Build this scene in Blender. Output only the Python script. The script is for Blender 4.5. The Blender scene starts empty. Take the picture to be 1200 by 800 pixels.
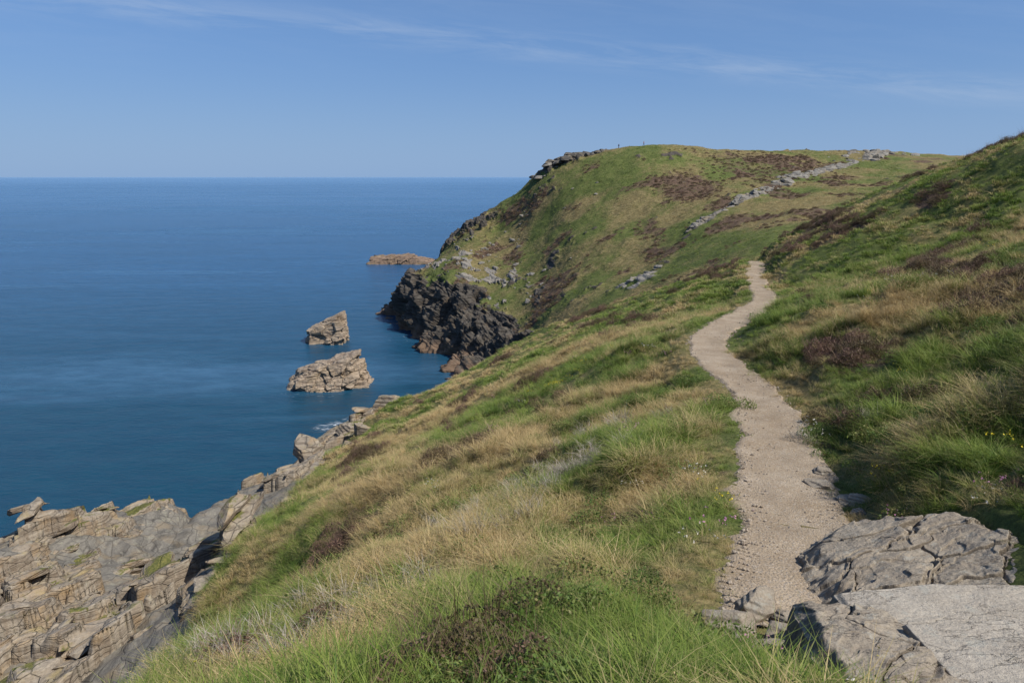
import bpy, math, random
import numpy as np
from mathutils import Vector, Matrix, Euler
from mathutils.bvhtree import BVHTree
random.seed(4); rng=np.random.default_rng(7)
S=bpy.context.scene
# ---------------------------------------------------------------- noise
def _h(ix,iy,iz,s):
    n=(ix.astype(np.int64)*374761393+iy.astype(np.int64)*668265263+iz*1274126177+s*974711)&0xffffffff
    n=((n^(n>>13))*1274126177)&0xffffffff
    n=((n^(n>>16))*2246822519)&0xffffffff
    return (n^(n>>15))/4294967295.0
def vn2(x,y,s=0):
    ix=np.floor(x);iy=np.floor(y);fx=x-ix;fy=y-iy
    fx=fx*fx*fx*(fx*(fx*6-15)+10);fy=fy*fy*fy*(fy*(fy*6-15)+10)
    a=_h(ix,iy,0,s);b=_h(ix+1,iy,0,s);c=_h(ix,iy+1,0,s);d=_h(ix+1,iy+1,0,s)
    return ((a*(1-fx)+b*fx)*(1-fy)+(c*(1-fx)+d*fx)*fy)*2-1
def vn3(x,y,z,s=0):
    iz=np.floor(z);fz=z-iz;fz=fz*fz*(3-2*fz)
    ix=np.floor(x);iy=np.floor(y);fx=x-ix;fy=y-iy
    fx=fx*fx*(3-2*fx);fy=fy*fy*(3-2*fy);izi=iz.astype(np.int64)
    def L(k):
        a=_h(ix,iy,izi+k,s);b=_h(ix+1,iy,izi+k,s);c=_h(ix,iy+1,izi+k,s);d=_h(ix+1,iy+1,izi+k,s)
        return (a*(1-fx)+b*fx)*(1-fy)+(c*(1-fx)+d*fx)*fy
    return (L(0)*(1-fz)+L(1)*fz)*2-1
def fb2(x,y,o=4,s=0,g=.5):
    r=0;a=1;t=0
    for i in range(o):
        r=r+a*vn2(x*2**i+i*17.3,y*2**i-i*9.1,s+i);t+=a;a*=g
    return r/t
def fb3(x,y,z,o=4,s=0,g=.5):
    r=0;a=1;t=0
    for i in range(o):
        r=r+a*vn3(x*2**i+i*17.3,y*2**i-i*9.1,z*2**i+i*3.7,s+i);t+=a;a*=g
    return r/t
def cell3(x,y,z,s=0):
    ix=np.floor(x);iy=np.floor(y);iz=np.floor(z).astype(np.int64)
    f1=np.full(x.shape,9.);f2=f1.copy();v=np.zeros(x.shape)
    for i in(-1,0,1):
        for j in(-1,0,1):
            for k in(-1,0,1):
                px=ix+i+_h(ix+i,iy+j,iz+k,s);py=iy+j+_h(ix+i,iy+j,iz+k,s+5);pz=iz+k+_h(ix+i,iy+j,iz+k,s+9)
                d=(px-x)**2+(py-y)**2+(pz-z)**2
                m=d<f1
                f2=np.where(m,f1,np.minimum(f2,d));v=np.where(m,_h(ix+i,iy+j,iz+k,s+13),v);f1=np.where(m,d,f1)
    return v,np.sqrt(f2)-np.sqrt(f1)
def ss(a,b,x):
    t=np.clip((x-a)/(b-a),0,1);return t*t*(3-2*t)
def stair(q,T,sh=.25):
    k=q/T;f=np.floor(k);r=k-f
    return T*(f+ss(0.5-sh,0.5+sh,r))
def psd(x,y,poly):
    d=np.full(x.shape,1e9);ins=np.zeros(x.shape,bool);n=len(poly)
    for i in range(n):
        ax,ay=poly[i];bx,by=poly[(i+1)%n];ex=bx-ax;ey=by-ay
        t=np.clip(((x-ax)*ex+(y-ay)*ey)/(ex*ex+ey*ey),0,1)
        d=np.minimum(d,np.hypot(x-ax-t*ex,y-ay-t*ey))
        if ay!=by:
            c=((ay>y)!=(by>y))&(x<(bx-ax)*(y-ay)/(by-ay)+ax);ins^=c
    return np.where(ins,-d,d)
# ---------------------------------------------------------------- mesh helpers
def mkobj(name,v,f,mat=None,attrs=None,smooth=True,link=True,coll=None):
    me=bpy.data.meshes.new(name)
    v=np.asarray(v,dtype=np.float32);f=np.asarray(f,dtype=np.int32)
    k=f.shape[1]
    me.vertices.add(len(v));me.vertices.foreach_set('co',v.ravel())
    me.loops.add(f.size);me.loops.foreach_set('vertex_index',f.ravel())
    me.polygons.add(len(f));me.polygons.foreach_set('loop_start',np.arange(0,f.size,k,dtype=np.int32))
    me.update(calc_edges=True);me.validate()
    me.polygons.foreach_set('use_smooth',np.full(len(me.polygons),smooth,bool))
    for a,val in (attrs or {}).items():
        at=me.attributes.new(a,'FLOAT','POINT');at.data.foreach_set('value',np.asarray(val,dtype=np.float32).ravel())
    if mat: me.materials.append(mat)
    o=bpy.data.objects.new(name,me)
    if coll: coll.objects.link(o)
    elif link: S.collection.objects.link(o)
    return o
def gridfaces(nr,nc,wrap=False):
    c=nc if wrap else nc-1
    i,j=np.meshgrid(np.arange(nr-1),np.arange(c),indexing='ij')
    a=i*nc+j;b=i*nc+(j+1)%nc
    return np.stack([a,b,b+nc,a+nc],-1).reshape(-1,4)
# ---------------------------------------------------------------- node helpers
def newmat(name):
    m=bpy.data.materials.new(name);m.use_nodes=True;t=m.node_tree;t.nodes.clear();return m,t
class NT:
    def __init__(s,t): s.t=t
    def n(s,ty,ins=None,**p):
        nd=s.t.nodes.new(ty)
        for k,v in p.items(): setattr(nd,k,v)
        for k,v in (ins or {}).items():
            sk=nd.inputs[k]
            if isinstance(v,bpy.types.NodeSocket): s.t.links.new(v,sk)
            else:
                if isinstance(v,tuple) and len(v)==3 and sk.type=='RGBA': v=v+(1,)
                sk.default_value=v
        return nd
    def pos(s): return s.n('ShaderNodeNewGeometry').outputs['Position']
    def noise(s,vec,scale,detail=4,rough=.55,dist=0): 
        return s.n('ShaderNodeTexNoise',{'Vector':vec,'Scale':scale,'Detail':detail,'Roughness':rough,'Distortion':dist}).outputs['Fac']
    def mapv(s,vec,sc=(1,1,1),rot=(0,0,0),loc=(0,0,0)):
        return s.n('ShaderNodeMapping',{'Vector':vec,'Scale':sc,'Rotation':rot,'Location':loc}).outputs[0]
    def m(s,op,a,b=0.,c=0.,clamp=False):
        nd=s.t.nodes.new('ShaderNodeMath');nd.operation=op;nd.use_clamp=clamp
        for i,v in enumerate((a,b,c)):
            if isinstance(v,bpy.types.NodeSocket): s.t.links.new(v,nd.inputs[i])
            else: nd.inputs[i].default_value=v
        return nd.outputs[0]
    def mr(s,v,a,b,c=0.,d=1.,sm=False):
        return s.n('ShaderNodeMapRange',{'Value':v,'From Min':a,'From Max':b,'To Min':c,'To Max':d},interpolation_type='SMOOTHSTEP' if sm else 'LINEAR').outputs[0]
    def mix(s,f,a,b,bt='MIX'):
        nd=s.t.nodes.new('ShaderNodeMix');nd.data_type='RGBA';nd.blend_type=bt
        for i,v in ((0,f),(6,a),(7,b)):
            if isinstance(v,bpy.types.NodeSocket): s.t.links.new(v,nd.inputs[i])
            else: nd.inputs[i].default_value=(v+(1,)) if isinstance(v,tuple) else v
        return nd.outputs[2]
    def ramp(s,f,els):
        nd=s.t.nodes.new('ShaderNodeValToRGB');s.t.links.new(f,nd.inputs[0]);cr=nd.color_ramp
        while len(cr.elements)<len(els): cr.elements.new(.5)
        for e,(p,c) in zip(cr.elements,els): e.position=p;e.color=c+(1,)
        return nd.outputs[0]
    def attr(s,name,ty='GEOMETRY'): return s.n('ShaderNodeAttribute',attribute_name=name,attribute_type=ty).outputs['Fac']
    def bump(s,h,dist,strength=1.,nrm=None):
        i={'Height':h,'Distance':dist,'Strength':strength}
        if nrm is not None:i['Normal']=nrm
        return s.n('ShaderNodeBump',i).outputs[0]
    def out(s,sh): s.n('ShaderNodeOutputMaterial',{'Surface':sh})
    def prin(s,col,rough=.85,nrm=None,spec=.25,**k):
        i={'Base Color':col,'Roughness':rough,'Specular IOR Level':spec}
        if nrm is not None:i['Normal']=nrm
        i.update(k);return s.n('ShaderNodeBsdfPrincipled',i).outputs[0]

def rock_nodes(N,P,light,mid,dark,sc=1.,dip=(0.35,0.12,0),lichen=.5,warm=(.33,.24,.13),wf=.45,lc=(.36,.34,.25)):
    st=N.mapv(P,sc=(.25*sc,.25*sc,5*sc),rot=dip)
    bands=N.noise(st,1.3,6,.6,.3)
    big=N.noise(P,.45*sc,5,.6)
    fine=N.noise(P,9*sc,6,.65)
    col=N.ramp(bands,[(.3,dark),(.45,mid),(.58,light),(.75,mid)])
    col=N.mix(N.mr(big,.35,.65),col,N.mix(.5,col,light))
    col=N.mix(N.mr(fine,.3,.7,.0,.5),col,dark)
    w=N.mr(N.noise(N.mapv(P,loc=(7,3,1)),.8*sc,5,.6),.5,.68,0,wf)
    col=N.mix(w,col,warm)
    l=N.mr(N.noise(N.mapv(P,loc=(17,13,1)),2.2*sc,7,.7),.56,.66,0,lichen)
    col=N.mix(l,col,lc)
    vor=N.n('ShaderNodeTexVoronoi',{'Vector':N.mapv(P,sc=(1*sc,.6*sc,2.4*sc),rot=dip),'Scale':1.1,'Randomness':1.},feature='DISTANCE_TO_EDGE').outputs['Distance']
    crack=N.mr(vor,0,.035,0,1)
    col=N.mix(N.mr(crack,0,1,.5,0),col,(.03,.028,.025))
    h=N.m('ADD',N.m('MULTIPLY',bands,1.2),N.m('ADD',N.m('MULTIPLY',fine,.3),N.m('MULTIPLY',crack,.25)))
    return col,h
def rock_mat(name,light=(.34,.32,.28),mid=(.22,.205,.18),dark=(.09,.082,.075),sc=1.,lichen=.5,bd=.12,warm=(.33,.24,.13),wf=.45,dip=(.35,.12,0)):
    m,t=newmat(name);N=NT(t);P=N.pos()
    c,h=rock_nodes(N,P,light,mid,dark,sc,dip=dip,lichen=lichen,warm=warm,wf=wf)
    N.out(N.prin(c,.9,N.bump(h,bd/sc)));return m

def grassground(N,P,far=False):
    dry=N.attr('dry');hea=N.attr('heather')
    f1=N.noise(P,.35 if far else 1.3,7,.68);f2=N.noise(N.mapv(P,loc=(31,5,2)),.9 if far else 6,6,.7)
    f3=N.noise(N.mapv(P,loc=(3,55,2)),3.2 if far else 18,5,.75)
    g=N.ramp(f1,[(.3,(.085,.11,.03)),(.5,(.135,.165,.045)),(.7,(.19,.195,.065))])
    d=N.ramp(f2,[(.3,(.15,.118,.053)),(.5,(.245,.195,.085)),(.7,(.36,.29,.14))])
    hh=N.ramp(f2,[(.3,(.065,.046,.032)),(.5,(.15,.096,.068)),(.7,(.22,.145,.10))])
    c=N.mix(N.mr(N.m('ADD',dry,N.mr(f2,.3,.7,-.3,.3)),.25,.85),g,d)
    c=N.mix(N.mr(N.m('ADD',hea,N.mr(f1,.3,.7,-.3,.3)),.35,.7),c,hh)
    c=N.mix(N.mr(f3,.35,.6,.6,0),c,(.03,.032,.014))
    h=N.m('ADD',f2,N.m('MULTIPLY',f3,.6))
    return c,h
def terrain_mat(name,far,rl,rm,rd,rs,bd):
    m,t=newmat(name);N=NT(t);P=N.pos()
    gc,gh=grassground(N,P,far)
    rc,rh=rock_nodes(N,P,rl,rm,rd,rs,dip=(.15,-.25,0),lichen=.5 if not far else .35,warm=(.33,.24,.13) if not far else (.17,.12,.075),lc=(.36,.34,.25) if not far else (.24,.22,.18))
    pale=N.attr('pale')
    rc=N.mix(pale,rc,N.mix(.7,rc,(.40,.365,.31)))
    rk=N.mr(N.m('ADD',N.attr('rock'),N.mr(N.noise(P,.8*rs if far else 3,6,.7),.3,.7,-.3,.3)),.42,.58)
    tide=N.mr(N.m('ADD',N.n('ShaderNodeSeparateXYZ',{0:P}).outputs[2],N.mr(N.noise(P,.5),.3,.7,-1.5,1.5)),4.4,1.8,0,.9)
    rc=N.mix(tide,rc,N.mix(.6,rc,(.27,.17,.105)))
    c=N.mix(rk,gc,rc)
    h=N.n('ShaderNodeMix',{0:rk,2:gh,3:rh}).outputs[0]
    N.out(N.prin(c,.95,N.bump(h,bd),.15));return m

# ---------------------------------------------------------------- path + near terrain
PATH=[(2.55,5.2,46.15),(2.85,6.1,46.0),(3.4,7.2,45.8),(3.9,8.8,45.53),(4.55,10.8,45.31),(5.42,13.5,45.08),(5.95,16.25,44.88),(6.1,19.3,44.7),(6.6,22.4,44.6),(8.3,25.9,44.43),(10.5,29.5,44.24),(12.8,34,44.0),(15.4,42.7,43.57),(19.9,56,43.26),(22.3,66,41.3),(26,80,37.5)]
def crom(P,n):
    P=np.array(P,float);P=np.vstack([2*P[0]-P[1],P,2*P[-1]-P[-2]]);o=[]
    for i in range(1,len(P)-2):
        a,b,c,d=P[i-1:i+3]
        for t in np.linspace(0,1,n,endpoint=False):
            o.append(.5*((2*b)+(c-a)*t+(2*a-5*b+4*c-d)*t*t+(3*b-a-3*c+d)*t**3))
    o.append(P[-2]);return np.array(o)
pc=crom(PATH,40)
seg=np.r_[0,np.cumsum(np.hypot(*np.diff(pc[:,:2],axis=0).T))]
L=seg[-1];sarr=np.arange(0,L,.12)
pc=np.stack([np.interp(sarr,seg,pc[:,k]) for k in range(3)],-1)
pcs=pc[::3]
def pathdist(x,y):
    d=np.full(x.shape,99.);z=np.zeros(x.shape)
    m=(x>-2)&(x<32)&(y>2)&(y<84);idx=np.nonzero(m.ravel())[0]
    X=x.ravel();Y=y.ravel();D=d.ravel();Z=z.ravel()
    for c in range(0,len(idx),20000):
        ii=idx[c:c+20000]
        dd=(X[ii,None]-pcs[None,:,0])**2+(Y[ii,None]-pcs[None,:,1])**2
        k=dd.argmin(1);D[ii]=np.sqrt(dd[np.arange(len(ii)),k])-.14*ss(14,8,Y[ii]);Z[ii]=pcs[k,2]
    return D.reshape(x.shape),Z.reshape(x.shape)
CP=[(0,3.9,46.7),(1.2,4.3,46.8),(3.0,3.5,46.95),(3.6,5.7,46.3),(-1.5,5.1,45.7),(-5.25,8.5,42.8),(-3.6,10.1,42.8),(0,11,44.3),(3,15.1,44.35),(0,19.8,42.5),
(-3.2,15.5,41.9),(-8.25,19.8,38.4),(-11,48.9,30.9),(-8.2,63,29.3),(-3.7,71,29.9),(1,77.7,31),(10.2,80.5,34.3),(17.8,74.3,38.3),(18.75,60,42.6),(0,36.4,38.8),(4,30.9,41.7),
(-4,30,37.8),(11.25,44.4,42.2),(3.4,53.5,37.1),(10.15,57,38.9),(0,46.2,36.9),(-14.5,54.7,29.0),(-14.7,43.7,30.3),(-18.4,38.5,30.0),(-10.3,30.2,34.6),(-10.5,39.1,33),
(-18,32.5,30.6),(-23.6,38.6,30.8),(-25,30.9,32.9),(-18.75,22,34.0),(-11.75,17.2,35.6),(-16.9,23.9,33.4),(-8,12.5,38.3),(-12,10,37.0),(-9.5,16,36.6),(-10.9,57,30.3),
(6.5,12.3,45.4),(5.1,7.6,46.3),(6.2,8,46.8),(5.0,5.4,46.9),(5.2,4.0,47.5),(12,15.9,47.4),(28.5,39.6,51.2),(34,57,50.4),(32.5,66.4,47.2),(26.8,65.7,44.6),(9,17.5,45.7),(19,38,45.5),(18.75,30,46.4),
(9.4,14.6,46.3),(16.5,39.6,43.9),(24.75,36.7,48.3),(15,29.7,45.2),(0,0,48.3),(3,0,48.3),(0,-5,48.8),(7,0,49.3),(15,0,52),(15,-20,53),(30,10,54.5),(30,25,52.6),(-5,0,45.8),(-5,-10,46),
(-12,0,41),(-20,0,35.5),(-20,-20,36),(-24,12,32),(25,76,38.6),(60,60,53),(60,20,57),(60,-40,58),(0,-60,50),(60,100,46),(120,60,56),(120,110,50),(-40,-40,26),(-30,10,29),(-28,38,27),(8,4,48.8),(10,8,49),
(1.5,7,45.7),(2.2,9,45.1),(3,12,44.9)]
CP+= [tuple(p) for p in PATH[2:15]]
CP=np.array(CP);NCP=len(CP)
def tps(r2): return np.where(r2>1e-9,.5*r2*np.log(np.maximum(r2,1e-9)),0)
K=tps((CP[:,None,0]-CP[None,:,0])**2+(CP[:,None,1]-CP[None,:,1])**2)+np.eye(NCP)*1.5
A=np.zeros((NCP+3,NCP+3));A[:NCP,:NCP]=K;A[:NCP,NCP]=1;A[:NCP,NCP+1:]=CP[:,:2];A[NCP:,:NCP]=A[:NCP,NCP:].T
WT=np.linalg.solve(A,np.r_[CP[:,2],0,0,0])
def top(x,y):
    X=x.ravel();Y=y.ravel();o=np.empty(X.shape)
    for c in range(0,len(X),30000):
        a=X[c:c+30000];b=Y[c:c+30000]
        o[c:c+30000]=tps((a[:,None]-CP[None,:,0])**2+(b[:,None]-CP[None,:,1])**2)@WT[:NCP]+WT[NCP]+WT[NCP+1]*a+WT[NCP+2]*b
    return o.reshape(x.shape)
LAND=[(-48,-60),(-40,-10),(-33,12),(-28.5,24),(-26.5,31),(-25,39.5),(-22.5,40.5),(-20.6,36.8),(-18.9,34.8),(-19.0,39.5),(-17.4,46),(-16.4,52),(-15.5,58),(-12.5,60.5),(-10.5,62),(-8.5,67),(-4.5,75),(0,82),(10,87),(19,82),(26,76),(34,78),(50,95),(90,110),(160,110),(160,-60)]
ROCK=[(-3.4,2),(-4.9,8.5),(-6.9,12),(-8.4,16),(-9.6,20),(-10.6,24.5),(-11.6,29),(-12.4,35),(-12.6,40),(-13.2,46),(-12.8,52),(-11.2,58),(-11,66),(-30,70),(-60,40),(-50,-60),(-30,-60),(-14,-5)]
SLABS={'A':[(2.9,6.0),(3.1,6.75),(3.75,7.35),(4.5,7.1),(5.1,6.7),(5.0,5.8),(4.6,4.95),(3.2,4.95)],
 'B':[(2.5,4.35),(2.55,4.8),(3.3,4.86),(4.4,4.84),(4.9,4.6),(4.7,3.75),(3.6,3.7),(2.6,3.75)],
 'E':[(2.6,3.3),(2.62,4.0),(3.4,4.04),(4.5,3.98),(4.7,3.0),(3.6,1.7),(2.2,1.7),(2.1,2.4)],
 'D':[(2.12,4.5),(2.4,4.6),(2.72,4.45),(2.8,3.9),(2.75,3.3),(2.5,2.8),(2.2,2.7),(1.9,3.2),(1.93,3.9)],
 'C':[(1.2,1.4),(2.4,1.6),(3.6,1.5),(3.7,-.3),(2.4,-.9),(1.1,-.6)]}
def slabd(x,y): return np.minimum.reduce([psd(x,y,p) for p in SLABS.values()])
def rockd(x,y): return psd(x,y,ROCK)+fb2(x/1.6,y/1.6,4,60)*1.1
def nearz(x,y):
    z=top(x,y);r=np.hypot(x,y)
    pd,pz=pathdist(x,y)
    k=ss(.5,2.2,pd)
    tus=np.maximum(fb2(x/.75+3,y/.75,3,21)+.1,0)
    lump=fb2(x/1.6,y/1.6,4,3)*.26+fb2(x/5,y/5,3,9)*.4+tus*.26*ss(3,8,r)
    sl=slabd(x,y)
    z=z+lump*k*ss(0,1,sl)*ss(1,4,r)
    w=ss(1.7,.62,pd)
    z=z*(1-w)+(pz-.05+.04*ss(.45,.8,pd))*w
    z=z-.10*ss(.0,-.15,sl)
    s=psd(x,y,LAND)+fb2(x/6,y/6,3,30)*.8
    s=np.maximum(s,0)
    z=z-1.7*s*ss(0,3,s)
    rd=rockd(x,y)
    z=z-.55*ss(.1,-.7,rd)
    return np.maximum(z,-6),pd,rd
HSPOT=[(-1.9,17.6,1.2),(-1.2,18.6,1.),(-3.9,16,1.3),(-4.6,15,1.),(-3.7,10,.8),(8.5,15.6,1.1),(8.3,17,.9),(11.9,16,1.6),(13,20,1.5),(8,74,3.2),(17.6,58,1.7),(16.3,53,1.5),(6.5,50,1.5),(11,13,1.),(-7,30,1.2),(-8.5,36,1.5),(-3,40,1.3),(15,25,1.5),(-5.6,12.5,.9),(1,33,1.1),(22,45,2.2),(-1,56,1.5),(0.6,14.2,.5),(19,30,1.6)]
def heatherf(x,y):
    h=ss(.24,.5,fb2(x/3.2+5,y/3.2,4,70))*.85
    h=h*(.5+.45*ss(8,24,x))+ss(18,32,x+.25*y-8)*.24
    for a,b,c in HSPOT:
        h=np.maximum(h,np.exp(-((x-a)**2+(y-b)**2)/(c*c))*1.25+fb2(x/.5,y/.5,2,71)*.25-.15)
    return np.clip(h,0,1)
def dryf(x,y):
    d=.27+1.3*fb2(x/2.0,y/2.0,4,80)+.6*fb2(x/9,y/9,2,84)
    d=d-.2*ss(6,1,np.abs(x-3.5+.1*y))*ss(40,15,y)
    return np.clip(d,0,1)
rr=[.02,.4,.8]
r=1.2
while r<165: rr.append(r);r*=1.0085
rr=np.array(rr)
az=np.r_[np.arange(-43,43,.13),np.arange(43,317,1.6)];az=np.radians(az)
R,Az=np.meshgrid(rr,az,indexing='ij')
TX=R*np.sin(Az);TY=R*np.cos(Az)
TZ,pd,rd=nearz(TX,TY)
seaw=psd(TX,TY,LAND)
rk=ss(.3,-.3,rd)
rk=np.maximum(rk,ss(1.5,4,seaw)*ss(10,-5,TX))
t_near=terrain_mat('hillside_turf',False,(.27,.245,.20),(.17,.155,.13),(.07,.063,.055),1.,.06)
mkobj('coastal_hillside',np.stack([TX,TY,TZ],-1).reshape(-1,3),gridfaces(*TX.shape,wrap=True)[:, ::-1],t_near,
  {'dry':dryf(TX,TY),'heather':heatherf(TX,TY),'rock':np.clip(rk,0,1),'pale':np.zeros(TX.size)})
# path sheet
nc=29
tan=np.gradient(pc[:,:2],axis=0);tan/=np.linalg.norm(tan,axis=1)[:,None]
nrm=np.stack([tan[:,1],-tan[:,0]],-1)
wid=.66+.14*ss(9,4,sarr)
wl=wid+.18*fb2(sarr/1.3,sarr*0,3,5)+.14*fb2(sarr/.3,sarr*0,2,6);wr=wid+.2*fb2(sarr/1.3,sarr*0+9,3,5)+.14*fb2(sarr/.3,sarr*0+4,2,6)+.35*ss(3.2,.5,sarr)
tq=np.linspace(-1,1,nc)
off=np.where(tq[None]<0,tq[None]*wl[:,None],tq[None]*wr[:,None])
X=pc[:,0:1]+nrm[:,0:1]*off;Y=pc[:,1:2]+nrm[:,1:2]*off
Z=pc[:,2:3]-.015+.03*(tq[None]**2)-.06*ss(.85,1,np.abs(tq[None]))+fb2(X/.5,Y/.5,4,15)*.035
m,t=newmat('trodden_gravel');N=NT(t);P=N.pos()
a=N.noise(P,1.2,5,.6);b=N.noise(P,22,5,.7)
v=N.n('ShaderNodeTexVoronoi',{'Vector':P,'Scale':38.,'Randomness':1.})
c=N.ramp(a,[(.35,(.30,.23,.155)),(.55,(.39,.31,.22)),(.7,(.45,.37,.275))])
c=N.mix(N.mr(b,.35,.65,.5,0),c,(.19,.14,.09))
c=N.mix(N.mr(N.n('ShaderNodeSeparateColor',{0:v.outputs['Color']}).outputs[0],.7,.95,0,.45),c,(.46,.40,.33))
h=N.m('ADD',b,N.m('MULTIPLY',v.outputs['Distance'],-.8))
N.out(N.prin(c,.95,N.bump(h,.015),.15))
mkobj('footpath',np.stack([X,Y,Z],-1).reshape(-1,3),gridfaces(len(pc),nc),m)
# ---------------------------------------------------------------- slate ledge
gx=np.arange(-31,-3.0,.075);gy=np.arange(3,66,.09)
GX,GY=np.meshgrid(gx,gy,indexing='xy')
z0,_,rdg=nearz(GX,GY)
def ledge(z,x,y):
    wx=x+fb2(x/4,y/4,3,41)*1.2;wy=y+fb2(x/4,y/4,3,42)*1.2
    al=.5*wx+.866*wy;ac=.866*wx-.5*wy
    c,e=cell3(ac/2.4,al/5.0,x*0+.5,50)
    c2,e2=cell3(ac/.9,al/2.2,x*0+.5,55)
    ca,ea=cell3(ac/4.5,al/7,x*0+.5,58)
    tilt=(ca-.5)*.5
    z=z+.25-.35*ss(26,34,y)+(c-.5)*1.25+(c2-.5)*.34+(ca-.5)*1.5-.45*ss(.05,0,e)-.12*ss(.05,0,e2)+fb2(x/5,y/5,3,43)*.5
    z=z-1.3*np.exp(-((x+19.2)**2+(y-35.5)**2)/5)+.5*np.exp(-((x+23)**2+(y-37.8)**2)/5)+1.1*np.exp(-((x+25)**2+(y-31.5)**2)/7)
    pl=.34*ac+tilt*ac*.6+.04*al
    q=z-pl
    z2=pl+stair(q,1.0,.06);z3=pl+stair(q+.2,.25,.12)-.2
    z=.22*z+.55*z2+.23*z3+fb2(x/.35,y/.35,4,45)*.045
    return z
z1=ledge(z0,GX,GY)
inn=ss(.25,-.5,rdg)
GZ=(z0-.3)*(1-inn)+z1*inn
rockm,t=newmat('slate_ledge');N=NT(t);P=N.pos()
c,h=rock_nodes(N,P,(.42,.355,.27),(.275,.225,.168),(.085,.067,.05),1.,dip=(-.17,-.29,0),lichen=.55,warm=(.38,.25,.12),wf=.65,lc=(.40,.36,.27))
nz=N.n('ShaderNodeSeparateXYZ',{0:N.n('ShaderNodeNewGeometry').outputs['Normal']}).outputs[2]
yl=N.mr(N.noise(N.mapv(P,loc=(9,2,6)),.7,8,.72),.54,.63,0,.5)
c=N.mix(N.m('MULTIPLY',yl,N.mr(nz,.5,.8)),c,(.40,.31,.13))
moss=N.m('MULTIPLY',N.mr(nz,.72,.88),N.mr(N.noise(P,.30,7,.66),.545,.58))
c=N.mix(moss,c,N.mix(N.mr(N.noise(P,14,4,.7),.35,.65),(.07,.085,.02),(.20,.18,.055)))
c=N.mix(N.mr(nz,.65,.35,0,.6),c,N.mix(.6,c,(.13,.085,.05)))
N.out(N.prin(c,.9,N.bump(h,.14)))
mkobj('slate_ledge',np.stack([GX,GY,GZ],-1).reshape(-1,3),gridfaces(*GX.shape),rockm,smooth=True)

# ---------------------------------------------------------------- polyhedral rocks
import bmesh
def ico(sub):
    bm=bmesh.new();bmesh.ops.create_icosphere(bm,subdivisions=sub,radius=1)
    v=np.array([x.co[:] for x in bm.verts]);f=np.array([[l.index for l in q.verts] for q in bm.faces]);bm.free();return v,f
ICO={k:ico(k) for k in (2,3,4,5,7)}
def polyrock(sub,planes,cen=(0,0,0)):
    d,f=ICO[sub];r=np.full(len(d),1e9)
    for n,dd in planes:
        n=np.array(n,float);ln=np.linalg.norm(n);n=n/ln;dd=dd/ln-np.dot(n,cen)
        k=d@n;r=np.where(k>1e-4,np.minimum(r,dd/np.maximum(k,1e-4)),r)
    return d*r[:,None]+np.array(cen),f
def rndrock(sub,size,seed,nz=.06,rot=None):
    g=np.random.default_rng(seed)
    pl=[((g.normal()*.25,g.normal()*.25,1),.6+g.random()*.3),((0,0,-1),.8)]
    a0=g.random()*6.28
    for i in range(6):
        a=a0+i*1.047+g.normal()*.25;pl.append(((math.cos(a),math.sin(a),g.normal()*.3+.15),.75+g.random()*.35))
    for i in range(3):
        a=g.random()*6.28;pl.append(((math.cos(a),math.sin(a),.9),.95+g.random()*.3))
    v,f=polyrock(sub,pl)
    v=v*np.array(size)
    o=seed*3.3;s=max(size)
    v=v+ (ICO[sub][0])*(fb3(v[:,0]/s*2+o,v[:,1]/s*2,v[:,2]/s*2,4,seed)*nz*s)[:,None]
    v[:,2]=.6*v[:,2]+.4*stair(v[:,2]+.1*v[:,0],size[2]*.4,.15)
    E=rot if rot is not None else (g.normal()*.12,g.normal()*.12,g.random()*6.28)
    M=np.array(Euler(E).to_matrix());return v@M.T,f
def joinrocks(name,lst,mat,smooth=False):
    V=[];F=[];o=0
    for v,f in lst: V.append(v);F.append(f+o);o+=len(v)
    return mkobj(name,np.vstack(V),np.vstack(F),mat,smooth=smooth)
lst=[]
g=np.random.default_rng(11)
xs=g.uniform(-27,-6,1600);ys=g.uniform(8,60,1600)
zz,_,rr_=nearz(xs,ys);zl=ledge(zz,xs,ys)
ok=(rr_<.2)&((psd(xs,ys,LAND)<-1.8)|(g.random(1600)<.15))&(psd(xs,ys,LAND)<-.4)
xs,ys,zl=xs[ok],ys[ok],zl[ok]
for i in range(min(len(xs),400)):
    s=.13+.6*g.random()**2.2
    v,f=rndrock(3,(s*(.7+.5*g.random()),s*(1.2+g.random()),s*.4),100+i,.05,(g.normal()*.14,-.28+g.normal()*.16,-.5+g.normal()*.5))
    lst.append((v+np.array([xs[i],ys[i],zl[i]+s*.1]),f))
for (x,y,z,s) in [(-10.9,57.5,30.5,1.25),(-13,52,30.2,.8),(-15.2,47.5,30.6,.9),(-12.4,55.5,30.0,.7),(-11.2,44,32.0,.5),(-11.5,50,30.9,.6)]:
    v,f=rndrock(5,(s,s*1.2,s*.7),int(abs(x)*10),.08);lst.append((v+np.array([x,y,z]),f))
joinrocks('fallen_slate_slabs',lst,rockm)

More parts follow.
